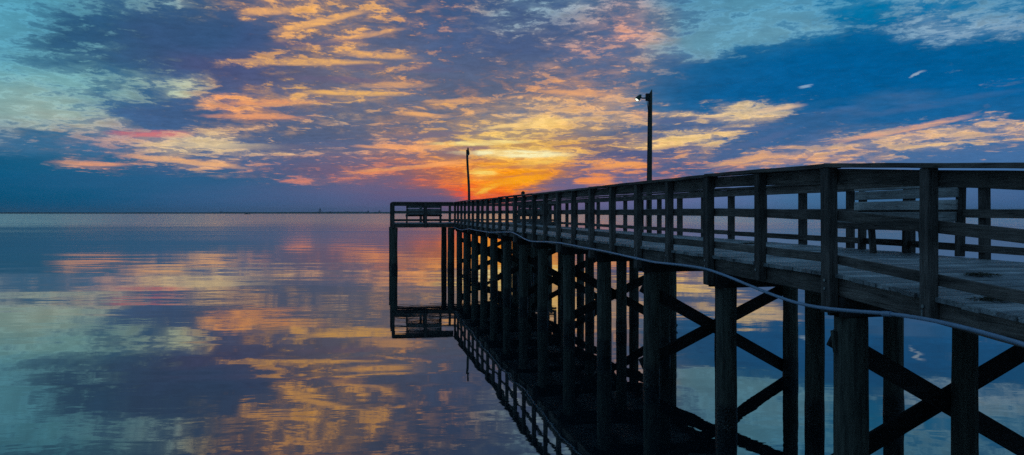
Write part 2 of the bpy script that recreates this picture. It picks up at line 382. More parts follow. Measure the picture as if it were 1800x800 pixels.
STREAKS = [
 (850,251,85,4.5,2,(255,228,145),1.), (905,270,100,6.5,-1,(255,246,190),1.), (930,218,86,4,6,(255,214,135),.9), (960,284,50,7,8,(255,205,95),.8),
 (735,293,115,4,6,(252,168,98),.85), (858,332,26,3.5,26,(255,196,60),.95), (852,304,24,3.5,0,(255,226,120),.9), (1046,317,32,6,2,(252,150,78),.9),
 (158,288,50,4,0,(245,165,118),.9), (330,284,90,4.5,-5,(246,182,122),.85), (522,318,26,4,0,(240,142,108),.8), (700,258,70,4,0,(250,172,112),.8),
 (900,318,60,7,10,(255,168,20),.8), (1085,291,46,5,6,(252,168,88),.8), (1422,151,9,2.8,16,(150,180,205),.7), (1613,130,10,2.4,24,(170,190,205),.65),
 (540,109,115,6,3,(254,188,104),.8), (625,164,85,5,1,(254,190,98),.8), (480,181,80,5,4,(250,166,104),.8), (570,36,85,7,18,(253,186,108),.8),
 (468,20,45,6,8,(253,184,110),.75), (655,96,65,6,-2,(252,184,104),.75), (450,205,75,4.5,2,(250,166,106),.75), (812,177,58,5,2,(250,180,112),.7),
 (745,202,46,4.5,-2,(252,182,110),.75), (1012,163,60,6,-4,(250,176,112),.7), (700,150,60,5,2,(250,180,110),.6), (395,256,90,6,0,(226,202,158),.7),
 (640,62,70,5,12,(250,182,110),.6), (590,140,80,6,0,(108,98,128),.7), (700,120,110,7,0,(100,98,130),.6), (560,75,80,6,6,(104,96,128),.6),
 (830,261,60,3.2,1,(150,116,120),.8), (990,258,50,4,3,(155,122,116),.7), (900,293,80,4,2,(196,122,84),.75), (760,236,90,5,3,(126,112,128),.75),
 (540,262,110,7,0,(98,101,130),.8), (860,312,40,3,4,(205,95,50),.6), (930,306,50,3,8,(180,105,80),.6), (950,243,70,3,2,(170,135,120),.6),
 (1250,231,115,4,2,(84,104,146),.9), (1200,212,90,5,1,(88,104,144),.7), (1400,262,95,5,9,(84,108,150),.85), (1530,243,85,4.5,9,(76,104,150),.8),
 (1660,246,80,4,5,(80,108,152),.75), (1720,262,90,5,3,(74,108,154),.75), (1330,250,70,6,16,(78,104,148),.8), (1180,262,60,5,4,(86,98,140),.8),
 (1110,246,60,4,3,(120,112,136),.6), (1480,270,70,4,6,(84,108,152),.7), (1470,178,120,6,8,(28,96,148),.6), (1600,190,140,6,6,(66,106,154),.5),
 (268,235,56,6,2,(218,118,120),.8), (1360,192,46,5,5,(250,208,158),.8), (1585,228,90,5,9,(246,180,134),.8), (1310,281,60,6,8,(250,182,116),.8),
]
def sky_at(x, y):
    """painted layout of the evening sky, as (bright, cloud, cover) at a direction given in layout units"""
    x = np.clip(np.asarray(x, float), 0, 1800); y = np.clip(np.asarray(y, float), -180, 380)
    fx = x / 100.0; ix = np.clip(fx.astype(int), 0, 17); tx = fx - ix
    ys = np.array(YS, float); iy = np.clip(np.searchsorted(ys, y, side='right') - 1, 0, len(YS) - 2)
    ty = (y - ys[iy]) / (ys[iy + 1] - ys[iy])
    def L(A):
        if A.ndim == 3: a, b = tx[:, None], ty[:, None]
        else: a, b = tx, ty
        return (A[iy, ix] * (1 - a) + A[iy, ix + 1] * a) * (1 - b) + (A[iy + 1, ix] * (1 - a) + A[iy + 1, ix + 1] * a) * b
    B, D, C = L(GB), L(GD), L(GC)
    kx = np.exp(-((x - 620) / 520) ** 2) * np.clip((330 - y) / 120, 0, 1)
    C = C + .07 * np.exp(-(((x - 640) / 260) ** 2 + ((y - 100) / 110) ** 2)) - .15 * np.exp(-(((x - 960) / 220) ** 2 + ((y - 70) / 90) ** 2)) + .10 * np.exp(-(((x - 950) / 220) ** 2 + ((y - 190) / 50) ** 2))
    for (cx, cy, rx, ry, rot, cov, bc, dc, st) in ST:
        a = R(rot); dx = x - cx; dy = -(y - cy)
        p = (dx * math.cos(a) + dy * math.sin(a)) / rx
        q = (-dx * math.sin(a) + dy * math.cos(a)) / max(ry, 5.0)
        w = st * np.exp(-(p * p + q * q) ** 1.5 * 0.7)
        if ry < 5.0: w = w * (0.6 + 0.4 * ry / 5.0)
        if cov is not None:
            cv = .34 + .66 * cov if (400 < cx < 1120 and cy < 232 and cov > -.05) else cov
            C = C * (1 - w) + cv * w
        if bc is not None: B = B * (1 - w[:, None]) + np.array(bc, float) * w[:, None]
        if dc is not None: D = D * (1 - w[:, None]) + np.array(dc, float) * w[:, None]
    C = C + .17 * np.exp(-(((x - 900) / 190) ** 2 + ((y - 235) / 42) ** 2)) + .17 * np.exp(-(((x - 580) / 170) ** 2 + ((y - 90) / 130) ** 2))
    D = D * (1 - kx[:, None] * np.array([.22, .035, .03]))
    B = B * (1 - np.clip((420 - x) / 260, 0, 1)[:, None] * np.clip((260 - y) / 120, 0, 1)[:, None] * np.array([.20, .03, .0]))
    return B, D, C

def lin_np(a):
    a = np.clip(a / 255.0, 0, 1)
    return np.where(a <= 0.04045, a / 12.92, ((a + 0.055) / 1.055) ** 2.4)

SUN_AZ = math.atan2(870 - 900, F)        # left (-) of straight ahead
SUN_EL = R(1.2)

def build_world():
    w = bpy.data.worlds.new('World'); SC.world = w; w.use_nodes = True
    t = NT(w.node_tree)
    for n in list(t.n): t.n.remove(n)
    tc = t.new('ShaderNodeTexCoord')
    sx = t.new('ShaderNodeSeparateXYZ'); t.l.new(tc.outputs['Generated'], sx.inputs[0])
    x, y, z = sx.outputs
    h = t.math('SQRT', t.math('MULTIPLY_ADD', x, x, t.math('MULTIPLY', y, y)))
    az0 = t.math('ARCTAN2', x, y)
    v0 = t.math('DIVIDE', z, t.math('MAXIMUM', h, 0.02))
    # position on a cloud deck overhead: gives true perspective to the cloud texture
    zz = t.math('ADD', t.math('MAXIMUM', z, 0.0), 0.085)
    cp = t.comb(t.math('DIVIDE', x, zz), t.math('DIVIDE', y, zz), 0.0)
    # warp the layout by turbulence so that its edges are ragged like cloud
    wn = t.new('ShaderNodeTexNoise'); wn.noise_dimensions = '2D'
    t.l.new(cp, wn.inputs['Vector']); wn.inputs['Scale'].default_value = 1.5; wn.inputs['Detail'].default_value = 6; wn.inputs['Roughness'].default_value = .62
    ws = t.new('ShaderNodeSeparateColor'); t.l.new(wn.outputs['Color'], ws.inputs[0])
    az = t.math('ADD', az0, t.math('MULTIPLY', t.math('SUBTRACT', ws.outputs[0], .5), 0.075))
    low = t.mr(v0, 0.0, 0.14, 0.12, 1.0)
    v = t.math('ADD', v0, t.math('MULTIPLY', t.math('MULTIPLY', t.math('SUBTRACT', ws.outputs[1], .5), 0.055), low))
    # fine texture
    n1 = t.noise(cp, 4.6, 10, 0.68, 0.3, '2D')
    n2 = t.noise(t.comb(t.math('MULTIPLY', az0, 1.0), t.math('MULTIPLY', v0, 3.2), 4.0), 24.0, 8, 0.68, 0.3)
    n3 = t.noise(cp, 0.9, 5, 0.6, 0.0, '2D')
    n4 = t.noise(cp, 13.0, 8, 0.7, 0.2, '2D')
    hw = t.mr(v0, 0.08, 0.26)
    tex = t.mixf(t.math('MULTIPLY', hw, .5), n1, n2)
    tex = t.math('MULTIPLY_ADD', t.math('SUBTRACT', n4, .5), t.math('MULTIPLY', hw, .55), tex)
    # lookup
    A = R(39.0)
    uL = t.math('DIVIDE', t.math('ADD', az, A), A, clamp=True)
    uR = t.math('DIVIDE', az, A, clamp=True)
    side = t.math('GREATER_THAN', az, 0.0)
    rows = [-.004, .008] + [.008 + .0125 * i for i in range(1, 26)] + [.345, .40, .47]
    one = np.ones(32)
    def row_group(rv):
        g = bpy.data.node_groups.new('sky row', 'ShaderNodeTree'); q = NT(g)
        for nm in ('left', 'right', 'side'): g.interface.new_socket(nm, in_out='INPUT', socket_type='NodeSocketFloat')
        for nm in ('bright', 'cloud'): g.interface.new_socket(nm, in_out='OUTPUT', socket_type='NodeSocketColor')
        g.interface.new_socket('cover', in_out='OUTPUT', socket_type='NodeSocketFloat')
        gi = q.new('NodeGroupInput'); rs = []
        order = []
        for layer in (0, 1):
            for half in (0, 1):
                azs = np.linspace(-A, 0, 32) if half == 0 else np.linspace(0, A, 32)
                B, D, C = sky_at(900 + F * np.tan(azs), 375 - rv * F / np.cos(azs))
                vals = lin_np(B if layer == 0 else D); al = one if layer == 0 else np.clip(C * .8 + .1, 0, 1)
                nd = q.new('ShaderNodeValToRGB'); cr = nd.color_ramp; cr.interpolation = 'LINEAR'
                while len(cr.elements) > 1: cr.elements.remove(cr.elements[-1])
                cr.elements[0].position = 0.0
                for k in range(1, 32): cr.elements.new(k / 31.0)
                for k in range(32): cr.elements[k].color = (*[float(c) for c in vals[k]], float(al[k]))
                q.l.new(gi.outputs[half], nd.inputs[0]); rs.append(nd)
            order.append(q.mixc(gi.outputs[2], rs[-2].outputs[0], rs[-1].outputs[0]))
        cc = q.mixf(gi.outputs[2], rs[2].outputs[1], rs[3].outputs[1])
        go = q.new('NodeGroupOutput')
        q.l.new(order[0], go.inputs[0]); q.l.new(order[1], go.inputs[1]); q.l.new(cc, go.inputs[2])
        return g
    accB = accD = accC = None
    groups = [row_group(rv) for rv in rows]
    for i, rv in enumerate(rows):
        gn = t.new('ShaderNodeGroup'); gn.node_tree = groups[i]
        t.l.new(uL, gn.inputs[0]); t.l.new(uR, gn.inputs[1]); t.l.new(side, gn.inputs[2])
        if i == 0: accB, accD, accC = gn.outputs; continue
        f = t.mr(v, rows[i - 1], rv)
        accB = t.mixc(f, accB, gn.outputs[0]); accD = t.mixc(f, accD, gn.outputs[1]); accC = t.mixf(f, accC, gn.outputs[2])
    # cloud density from cover + texture
    cov = t.math('MULTIPLY_ADD', t.math('DIVIDE', t.math('SUBTRACT', accC, .1), .8), .88, .12)
    amp = t.math('MULTIPLY', t.math('SUBTRACT', tex, .5), 2.6)
    amp = t.math('MULTIPLY', amp, t.mr(v0, 0.0, 0.06, 0.35, 1.0))
    d0 = t.math('ADD', cov, amp)
    d1 = t.math('MULTIPLY_ADD', t.math('SUBTRACT', n2, .5), 1.6, cov)
    dens = t.math('ADD', t.math('MULTIPLY', t.mr(d0, .32, .66, 0, 1, True), .50), t.math('MULTIPLY', t.mr(d1, .18, .84, 0, 1, True), .50))
    edge = t.math('MULTIPLY', t.mr(d0, .20, .42, 0, 1, True), t.mr(d0, .42, .60, 1, 0, True))
    # modulation inside each layer
    kb = t.mr(t.mixf(.4, n1, n4), .32, .68, .80, 1.14)
    kb = t.math('ADD', kb, t.math('MULTIPLY', edge, .22))
    kd = t.mr(t.mixf(.5, n2, n4), .30, .70, .78, 1.20)
    kd = t.math('MULTIPLY', kd, t.mr(n3, .3, .7, .9, 1.1))
    kd = t.mixf(t.mr(v0, 0.02, .09), 1.0, kd)
    sb = t.new('ShaderNodeVectorMath', operation='SCALE'); t.l.new(accB, sb.inputs[0]); t.l.new(kb, sb.inputs['Scale'])
    sd = t.new('ShaderNodeVectorMath', operation='SCALE'); t.l.new(accD, sd.inputs[0]); t.l.new(kd, sd.inputs['Scale'])
    col = t.mixc(dens, sb.outputs[0], sd.outputs[0])
    # thin bright streaks where the hidden sun lights the cloud edges
    az2 = t.math('ADD', az0, t.math('MULTIPLY', t.math('SUBTRACT', n1, .5), .03))
    v2 = t.math('ADD', v0, t.math('MULTIPLY', t.math('SUBTRACT', n2, .5), .010))
    brk = t.mr(n1, .40, .56)
    for (sx_, sy_, rx, ry, rot, c_, st_) in STREAKS:
        a0 = math.atan((sx_ - 900) / F); v00 = (375 - sy_) / F * math.cos(a0); ra = R(rot)
        da = t.math('SUBTRACT', az2, a0); dv = t.math('SUBTRACT', v2, v00)
        p = t.math('MULTIPLY', t.math('MULTIPLY_ADD', da, math.cos(ra), t.math('MULTIPLY', dv, math.sin(ra))), F / rx)
        q = t.math('MULTIPLY', t.math('MULTIPLY_ADD', dv, math.cos(ra), t.math('MULTIPLY', da, -math.sin(ra))), F / ry)
        r2 = t.math('MULTIPLY_ADD', p, p, t.math('MULTIPLY', q, q))
        wgt = t.math('MULTIPLY', t.math('MULTIPLY', t.mr(r2, 0, 1.6, 1, 0, True), st_), t.math('MULTIPLY_ADD', brk, .65, .35))
        col = t.mixc(wgt, col, (*lin(c_), 1))
    # rest of the sky (overhead and behind): twilight sky texture
    sky = t.new('ShaderNodeTexSky'); sky.sky_type = 'NISHITA'; sky.sun_disc = False
    sky.sun_elevation = SUN_EL; sky.sun_rotation = SUN_AZ
    sky.air_density = 1.4; sky.dust_density = 1.5; sky.ozone_density = 3.0
    ss = t.new('ShaderNodeVectorMath', operation='SCALE'); t.l.new(sky.outputs[0], ss.inputs[0]); ss.inputs['Scale'].default_value = 0.075
    rear_c = t.mixc(t.mr(n3, .4, .62), (0.10, 0.235, 0.40, 1), (0.065, 0.16, 0.29, 1))
    rear = t.mixc(.75, ss.outputs[0], rear_c)
    rs = t.new('ShaderNodeVectorMath', operation='SCALE'); t.l.new(rear, rs.inputs[0]); t.l.new(t.mr(z, 0, .75, .20, 1.30), rs.inputs['Scale']); rear = rs.outputs[0]
    away = t.mr(t.math('ABSOLUTE', az0), R(38), R(75), 0, 1, True)
    up = t.mr(v0, .40, .75, 0, 1, True)
    col = t.mixc(t.math('MAXIMUM', away, up), col, rear)
    bg = t.new('ShaderNodeBackground'); t.l.new(col, bg.inputs[0]); bg.inputs[1].default_value = 1.0
    out = t.new('ShaderNodeOutputWorld'); t.l.new(bg.outputs[0], out.inputs[0])
    w.cycles.sampling_method = 'MANUAL'; w.cycles.sample_map_resolution = 1024
build_world()

sl = bpy.data.lights.new('sun', 'SUN'); sl.energy = 0.03; sl.angle = R(100); sl.color = (1.0, 0.55, 0.25)
so = bpy.data.objects.new('sun', sl); COL.objects.link(so)
sd = Vector((math.sin(SUN_AZ) * math.cos(SUN_EL), math.cos(SUN_AZ) * math.cos(SUN_EL), math.sin(SUN_EL)))
so.rotation_euler = (-sd).to_track_quat('-Z', 'Y').to_euler()

# ------------------------------------------------------------------ CAMERA
EYE = 2.85
cam = bpy.data.cameras.new('camera'); co = bpy.data.objects.new('camera', cam); COL.objects.link(co)
cam.sensor_width = 36; cam.lens = F / 1800 * 36
cam.shift_y = -25 / 1800
cam.clip_end = 40000; cam.clip_start = 0.05
co.location = (0, 0, EYE); co.rotation_euler = (R(90), 0, 0)
SC.camera = co

# ------------------------------------------------------------------ WATER
def water():
    m = bpy.data.materials.new('calm bay water'); m.use_nodes = True
    t = NT(m.node_tree)
    for n in list(t.n): t.n.remove(n)
    geo = t.new('ShaderNodeNewGeometry')
    P = geo.outputs['Position']
    cd = t.new('ShaderNodeVectorMath', operation='LENGTH'); t.l.new(P, cd.inputs[0])
    dist = cd.outputs['Value']
    def mapped(sx_, sy_, rot=0):
        mp = t.new('ShaderNodeMapping'); mp.inputs['Scale'].default_value = (sx_, sy_, 1); mp.inputs['Rotation'].default_value = (0, 0, rot)
        t.l.new(P, mp.inputs[0]); return mp.outputs[0]
    rip = t.noise(mapped(.55, 1.5, .10), 1.35, 2, .5, .4, '2D')
    fine = t.noise(mapped(.8, 1.6, -.15), 9.0, 3, .5, .2, '2D')
    swell = t.noise(mapped(.25, 1.0, .06), .5, 1, .5, .4, '2D')
    swell2 = t.noise(mapped(.3, 1.0, -.08), .16, 1, .5, .5, '2D')
    patch = t.noise(mapped(.3, 1.0), .11, 4, .6, .6, '2D')
    pk = t.mr(patch, .42, .62, .35, 1.5)
    hgt = t.math('ADD', t.math('MULTIPLY', t.math('MULTIPLY', rip, .0011), pk),
                 t.math('ADD', t.math('MULTIPLY', t.math('MULTIPLY', fine, .00008), pk), t.math('ADD', t.math('MULTIPLY', swell, .0062), t.math('MULTIPLY', swell2, .022))))
    bp = t.new('ShaderNodeBump'); bp.inputs['Strength'].default_value = 1.0; bp.inputs['Distance'].default_value = 1.0
    t.l.new(hgt, bp.inputs['Height'])
    gl = t.new('ShaderNodeBsdfGlossy'); 
    streak = t.noise(mapped(.012, .11, .03), 1.0, 5, .62, .3, '2D')
    rg = t.math('MULTIPLY', t.mr(dist, 35, 260, .0, .25), t.mr(streak, .35, .65, .55, 1.2))
    t.l.new(t.math('ADD', rg, .004), gl.inputs['Roughness'])
    gl.inputs['Color'].default_value = (0.95, 0.93, 0.88, 1)
    t.l.new(bp.outputs[0], gl.inputs['Normal'])
    df = t.new('ShaderNodeBsdfDiffuse'); df.inputs['Color'].default_value = (0.001, 0.012, 0.018, 1)
    fr = t.new('ShaderNodeFresnel'); fr.inputs['IOR'].default_value = 1.34; t.l.new(bp.outputs[0], fr.inputs['Normal'])
    fac = t.mr(fr.outputs[0], .04, .90, .35, .95)
    mx = t.new('ShaderNodeMixShader'); t.l.new(fac, mx.inputs[0]); t.l.new(df.outputs[0], mx.inputs[1]); t.l.new(gl.outputs[0], mx.inputs[2])
    out = t.new('ShaderNodeOutputMaterial'); t.l.new(mx.outputs[0], out.inputs[0])
    bm = bmesh.new()
    vs = [bm.verts.new(p) for p in ((-9000, -1500, 0), (9000, -1500, 0), (9000, 9000, 0), (-9000, 9000, 0))]
    bm.faces.new(vs)
    o = link('water', bm, m); tag(o, kind='structure')
water()

def seabed_mat():
    return simple_mat('muddy bed', (0.05, 0.045, 0.035), 0.95)
bm = bmesh.new()
vs = [bm.verts.new(p) for p in ((-300, -200, -1.8), (300, -200, -1.8), (300, 400, -1.8), (-300, 400, -1.8))]; bm.faces.new(vs)
tag(link('seabed', bm, seabed_mat()), kind='structure')

# ------------------------------------------------------------------ PIER
TH = math.atan2(.9787, -.2053)
PX, PY = 2.595, 9.15
pier = empty('pier', (PX, PY, 0), TH, 'long weathered timber pier on round piles, with railed plank deck and cross platform', 'pier')
Sdir = Vector((math.cos(TH), math.sin(TH), 0)); Wdir = Vector((math.sin(TH), -math.cos(TH), 0))
def world(s, w, z): return Vector((PX, PY, 0)) + Sdir * s + Wdir * w + Vector((0, 0, z))
def L(s, w, z): return Vector((s, -w, z))      # pier-local
SP = 1.2192
KN, KF = -8, 22
S_END = KF * SP                 # front edge of the head platform
S_BACK = S_END + 3.07
WD = 3.07
W_L, W_R = -3.1, 5.3
_dp = [(-12, -1.3), (-8 * SP, -.86), (-6 * SP, -.46), (-4 * SP, -.20), (-2 * SP, -.03), (0, 0), (26.8, .06), (40, .06)]
def dz(s):
    for (a, za), (b, zb) in zip(_dp[:-1], _dp[1:]):
        if s <= b: return za + (zb - za) * (s - a) / (b - a)
    return .06
DECK = EYE - .55
def dk(s): return DECK + dz(s)

_c = [0]
def nxt():
    _c[0] += 1; return _c[0] * 3.17

def rail_line(name, side_w, z0, z1, thick, s0, s1, mat='wood_x', jit=.004, seg=4, flat=False, zoff=0.0, ky=None):
    """boards of seg bays running along the pier between heights z0..z1 over the deck"""
    k0 = round(s0 / SP); k1 = round(s1 / SP)
    k = k0
    while k < k1:
        sg = 2 if k < 0 else seg
        kk = min(k + sg - k % sg, k1)
        pts = []
        a = k * SP + .003; b = kk * SP - .003
        n = 1
        jm = .012 if name == 'rail_cap' else .008
        ja = random.uniform(-jm, jm); jb = random.uniform(-jm, jm)
        for i in range(n + 1):
            s = a + (b - a) * i / n
            pts.append(L(s, side_w, dk(s) + (z0 + z1) / 2 + zoff + ja + (jb - ja) * i / n))
        bm = bmesh.new(); sweep(bm, pts, thick, z1 - z0, jit, nxt())
        link(name, bm, M[mat], pier, loc=(pts[0] + pts[-1]) / 2)
        k = kk

# rails: near side (w=0) and far side (w=WD)
for side in (0, 1):
    w_in = .075 if side == 0 else WD - .075
    w_cap = .03 if side == 0 else WD - .03
    s0, s1 = KN * SP, S_END
    rail_line('rail_cap', w_cap, 1.03, 1.07, .20, s0, s1, jit=.005, seg=4)
    rail_line('top_rail', w_in, .885, 1.02, .04, s0, s1, jit=.004)
    rail_line('middle_rail', w_in, .51, .61, .04, s0, s1, jit=.006)
    rail_line('lower_rail', w_in, .085, .175, .04, s0, s1, jit=.005)
    for k in range(KN, KF + 1):
        s = k * SP; even = k % 2 == 0
        w = 0.0 if side == 0 else WD
        bot = -.36 if even else -.19
        wid = .135 if even else .10
        bm = bmesh.new()
        lx, ly = random.uniform(-.010, .010), random.uniform(-.006, .006)
        a = L(s, w, dk(s) + bot + random.uniform(-.03, .01)); b = L(s + lx, w + ly, dk(s) + 1.028)
        beam(bm, a, b, .10, wid, up=Vector((1, 0, 0)), bevel=.008)
        p = link('rail_post', bm, M['wood_z'], pier, loc=(a + b) / 2)
        if side == 0 and k < 8:
            for hh in (-.08,) if not even else (-.07, -.15):
                bb = bmesh.new()
                c = L(s, w - .052, dk(s) + hh)
                r = Matrix.Rotation(R(90), 3, 'X')
                bmesh.ops.create_cone(bb, cap_ends=True, segments=6, radius1=.016, radius2=.014, depth=.02, matrix=Matrix.Translation(c) @ r.to_4x4())
                bo = link('bolt', bb, M['steel'], None, loc=c); bo.parent = p; bo.location = c - (a + b) / 2

# stringers under the deck
for w in (.09, 1.05, 2.02, WD - .09):
    rail_line('stringer', w, -.225, -.041, .055, KN * SP, S_END, jit=.003, seg=4)

# deck boards (one part): individually laid planks
bm = bmesh.new()
s = KN * SP
PW = .1524
while s < S_END - .01:
    o0 = random.uniform(-.014, .014); o1 = random.uniform(-.02, .02); zj = random.uniform(-.002, .003)
    th = .038
    gap = random.uniform(.006, .012)
    sc_ = s + PW / 2
    zc = dk(sc_)
    sl_ = (dk(s + PW) - dk(s)) / PW
    pts = [L(sc_, .012 + o0, zc - th / 2 + zj), L(sc_, WD - .012 + o1, zc - th / 2 + zj)]
    a, b = pts
    # section swept along w
    hw = (PW - gap) / 2
    N = 8
    rings = []
    cup = random.uniform(-.001, .003)
    for i in range(N + 1):
        p = a.lerp(b, i / N)
        zz = zj + .003 * noise.noise(Vector((s * 3, i * .6, 0)))
        e0 = 0.003 * noise.noise(Vector((s * 5, i * .9, 3))); e1 = 0.003 * noise.noise(Vector((s * 5, i * .9, 9)))
        q = []
        for (dx, dzv) in ((-hw + e0, -th), (hw + e1, -th), (hw + e1, -.005), (hw - .006 + e1, 0), (0, -cup), (-hw + .006 + e0, 0), (-hw + e0, -.005)):
            q.append(bm.verts.new((p.x + dx, p.y, zc + zz + dzv + dx * sl_)))
        rings.append(q)
    for A_, B_ in zip(rings[:-1], rings[1:]):
        for j in range(7): bm.faces.new((A_[j], A_[(j + 1) % 7], B_[(j + 1) % 7], B_[j]))
    bm.faces.new(list(reversed(rings[0]))); bm.faces.new(rings[-1])
    s += PW
link('deck_boards', bm, M['deck'], pier, smooth=False)

# piles, caps and cross braces
def pile(s, w, r=None, top=None, splint=False, seed=None):
    r = r or random.uniform(.125, .145)
    top = top or dk(s) - .43
    bm = bmesh.new()
    zs = [-1.8, -.6, -.2, -.05, .1, .2, .35, .5, .8, 1.1, 1.4, 1.7, top - .06, top]
    prof = [(r * (1.06 if z < .3 else 1.02 if z < .9 else 1.0) * (.985 if z == top else 1), z) for z in zs]
    lathe(bm, prof, 22, s, -w, .09, nxt(), True)
    if splint:
        beam(bm, (s + .03, -w + r * .98, 1.48), (s + .03, -w + r * 1.18, 1.70), .03, .05, up=Vector((1, 0, 0)), bevel=.004)
    return link('pile', bm, M['pile'], pier, loc=L(s, w, 1.0), smooth=True)

for k in range(-6, KF + 1, 2):
    s = k * SP + random.uniform(-.02, .02)
    if k == -2:
        pile(s, .24, .155, splint=True)
    else: pile(s, .25 + random.uniform(-.02, .02), random.uniform(.13, .145))
    pile(s + random.uniform(-.03, .03), 1.57, random.uniform(.115, .125))
    pile(s + random.uniform(-.03, .03), 2.84, random.uniform(.12, .13))
    zt = dk(s) - .228
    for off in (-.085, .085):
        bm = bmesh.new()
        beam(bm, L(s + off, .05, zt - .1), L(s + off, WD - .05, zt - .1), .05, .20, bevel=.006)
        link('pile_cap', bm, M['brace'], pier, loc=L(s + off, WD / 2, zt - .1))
    if (k + 2) % 4 == 0:
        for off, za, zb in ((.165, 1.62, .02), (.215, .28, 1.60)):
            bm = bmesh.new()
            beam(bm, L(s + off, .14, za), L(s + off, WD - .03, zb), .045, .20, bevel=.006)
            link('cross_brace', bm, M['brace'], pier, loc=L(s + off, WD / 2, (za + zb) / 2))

# head platform
Hz = DECK + .06
S0, S1 = S_END, S_BACK
bm = bmesh.new()
s = S0 + .01
while s < S1 - .05:
    g = random.uniform(.007, .012)
    box(bm, L(s + PW / 2, (W_L + W_R) / 2, Hz - .019 + random.uniform(-.002, .002)), (PW - g, W_R - W_L + random.uniform(-.02, .02), .038), None, .003)
    s += PW
link('platform_boards', bm, M['deck'], pier)
for s_ in (S0 + .06, (S0 + S1) / 2, S1 - .06):
    bm = bmesh.new(); beam(bm, L(s_, W_L, Hz - .135), L(s_, W_R, Hz - .135), .05, .19)
    link('stringer', bm, M['wood_y'], pier, loc=L(s_, 1, Hz - .135))
for w_ in (W_L + .03, W_R - .03):
    bm = bmesh.new(); beam(bm, L(S0 + .09, w_, Hz - .135), L(S1 - .09, w_, Hz - .135), .05, .185)
    link('stringer', bm, M['wood_x'], pier, loc=L(S0 + 1.5, w_, Hz - .135))
def straight_rails(a, b):
    """a,b: (s,w) ends of a railed edge of the platform"""
    d = Vector((b[0] - a[0], b[1] - a[1])); n = max(1, round(d.length / 1.6))
    along_s = abs(d.x) > abs(d.y)
    for name, z0, z1, th in (('rail_cap', 1.03, 1.07, .18), ('top_rail', .885, 1.02, .04), ('middle_rail', .51, .61, .04), ('lower_rail', .085, .175, .04)):
        bm = bmesh.new(); zc = Hz + (z0 + z1) / 2
        beam(bm, L(a[0], a[1], zc), L(b[0], b[1], zc), th, z1 - z0)
        link(name, bm, M['wood_x' if along_s else 'wood_y'], pier, loc=L((a[0] + b[0]) / 2, (a[1] + b[1]) / 2, zc))
def posts(pts):
    for (s_, w_) in pts:
        bm = bmesh.new()
        beam(bm, L(s_, w_, Hz - .24), L(s_, w_, Hz + 1.028), .13, .13, up=Vector((1, 0, 0)), bevel=.008)
        link('rail_post', bm, M['wood_z'], pier, loc=L(s_, w_, Hz + .4))
straight_rails((S0 + .1, W_L), (S0 + .1, -.07)); straight_rails((S0 + .1, WD + .07), (S0 + .1, W_R))
straight_rails((S1 - .1, W_L), (S1 - .1, W_R)); straight_rails((S0 + .2, W_L + .05), (S1 - .2, W_L + .05)); straight_rails((S0 + .2, W_R - .05), (S1 - .2, W_R - .05))
posts([(S0 + .03, W_L), (S0 + .03, -1.48), (S0 + .03, WD + 1.1), (S0 + .03, W_R), (S1 - .02, W_L), (S1 - .02, -1.5), (S1 - .02, .1), (S1 - .02, 1.7), (S1 - .02, 3.3), (S1 - .02, W_R), ((S0 + S1) / 2, W_L - .03), ((S0 + S1) / 2, W_R + .03)])
for w_ in (W_L + .05, W_R - .3):
    for s_ in (S0 + .2, S1 - .25):
        pile(s_, w_, .17, Hz - .24)
for w_ in (-.25, 1.5, WD + .2):
    pile(S1 - .25, w_, .15, Hz - .24)
pile(S0 + .2, -.18, .17, Hz - .24)

# ------------------------------------------------------------------ PVC pipe slung along the near side
pix = [(797, 399), (806, 403), (812, 404.5), (825, 402), (835, 404.5), (845, 406), (860, 408.5), (885, 408), (900, 408), (912, 414), (922, 420), (932, 424), (945, 425), (960, 425), (985, 427),
       (1020, 434), (1060, 441), (1100, 450), (1150, 461), (1200, 466), (1240, 472), (1280, 486), (1320, 503), (1360, 519), (1400, 533), (1440, 541), (1500, 547), (1560, 551), (1600, 556), (1660, 567), (1720, 582), (1800, 605), (1900, 636), (2100, 705)]
WP = -.085
def pipe_pt(x, y):
    a = 4.515 + WP * 1.0218
    u = a / (x - 900 + 256)
    Y = u * F; X = (x - 900) * u; z = EYE - (y - 375) * u
    d = Vector((X - PX, Y - PY, 0)); return (d.dot(Sdir), z)
pp = [pipe_pt(*p) for p in pix]
ss_ = np.array([p[0] for p in pp][::-1]); zs_ = np.array([p[1] for p in pp][::-1])
sv = np.arange(ss_[0], ss_[-1], .08)
zv = np.interp(sv, ss_, zs_)
ker = np.hanning(11); ker /= ker.sum()
zv = np.convolve(np.pad(zv, 5, mode='edge'), ker, 'valid')
pipe = empty('water_pipe', (PX, PY, 0), TH, 'thin pale plastic pipe sagging along the near side of the pier', 'pipe')
bm = bmesh.new(); tube(bm, [L(a, WP, b) for a, b in zip(sv, zv)], .0165, 12)
link('pipe_run', bm, M['pvc'], pipe, smooth=True)
for sc_ in (pipe_pt(932, 424)[0], pipe_pt(1568, 552)[0], pipe_pt(1240, 472)[0] + 5.8, pipe_pt(1120, 455)[0]):
    i = int(np.clip(np.searchsorted(sv, sc_), 2, len(sv) - 3))
    bm = bmesh.new(); tube(bm, [L(sv[i - 1] + .03, WP, zv[i - 1]), L(sv[i], WP, zv[i]), L(sv[i + 1] - .03, WP, zv[i + 1])], .0225, 12)
    link('coupling', bm, M['pvc'], pipe, loc=L(sv[i], WP, zv[i]), smooth=False)
for k in (-3, 1, 5, 9, 13, 17):
    s_ = k * SP; z_ = float(np.interp(s_, sv, zv))
    bm = bmesh.new()
    box(bm, L(s_, WP + .018, z_ + .03), (.018, .006, .07), None, .002)
    link('strap', bm, M['steel'], pipe, loc=L(s_, WP, z_))

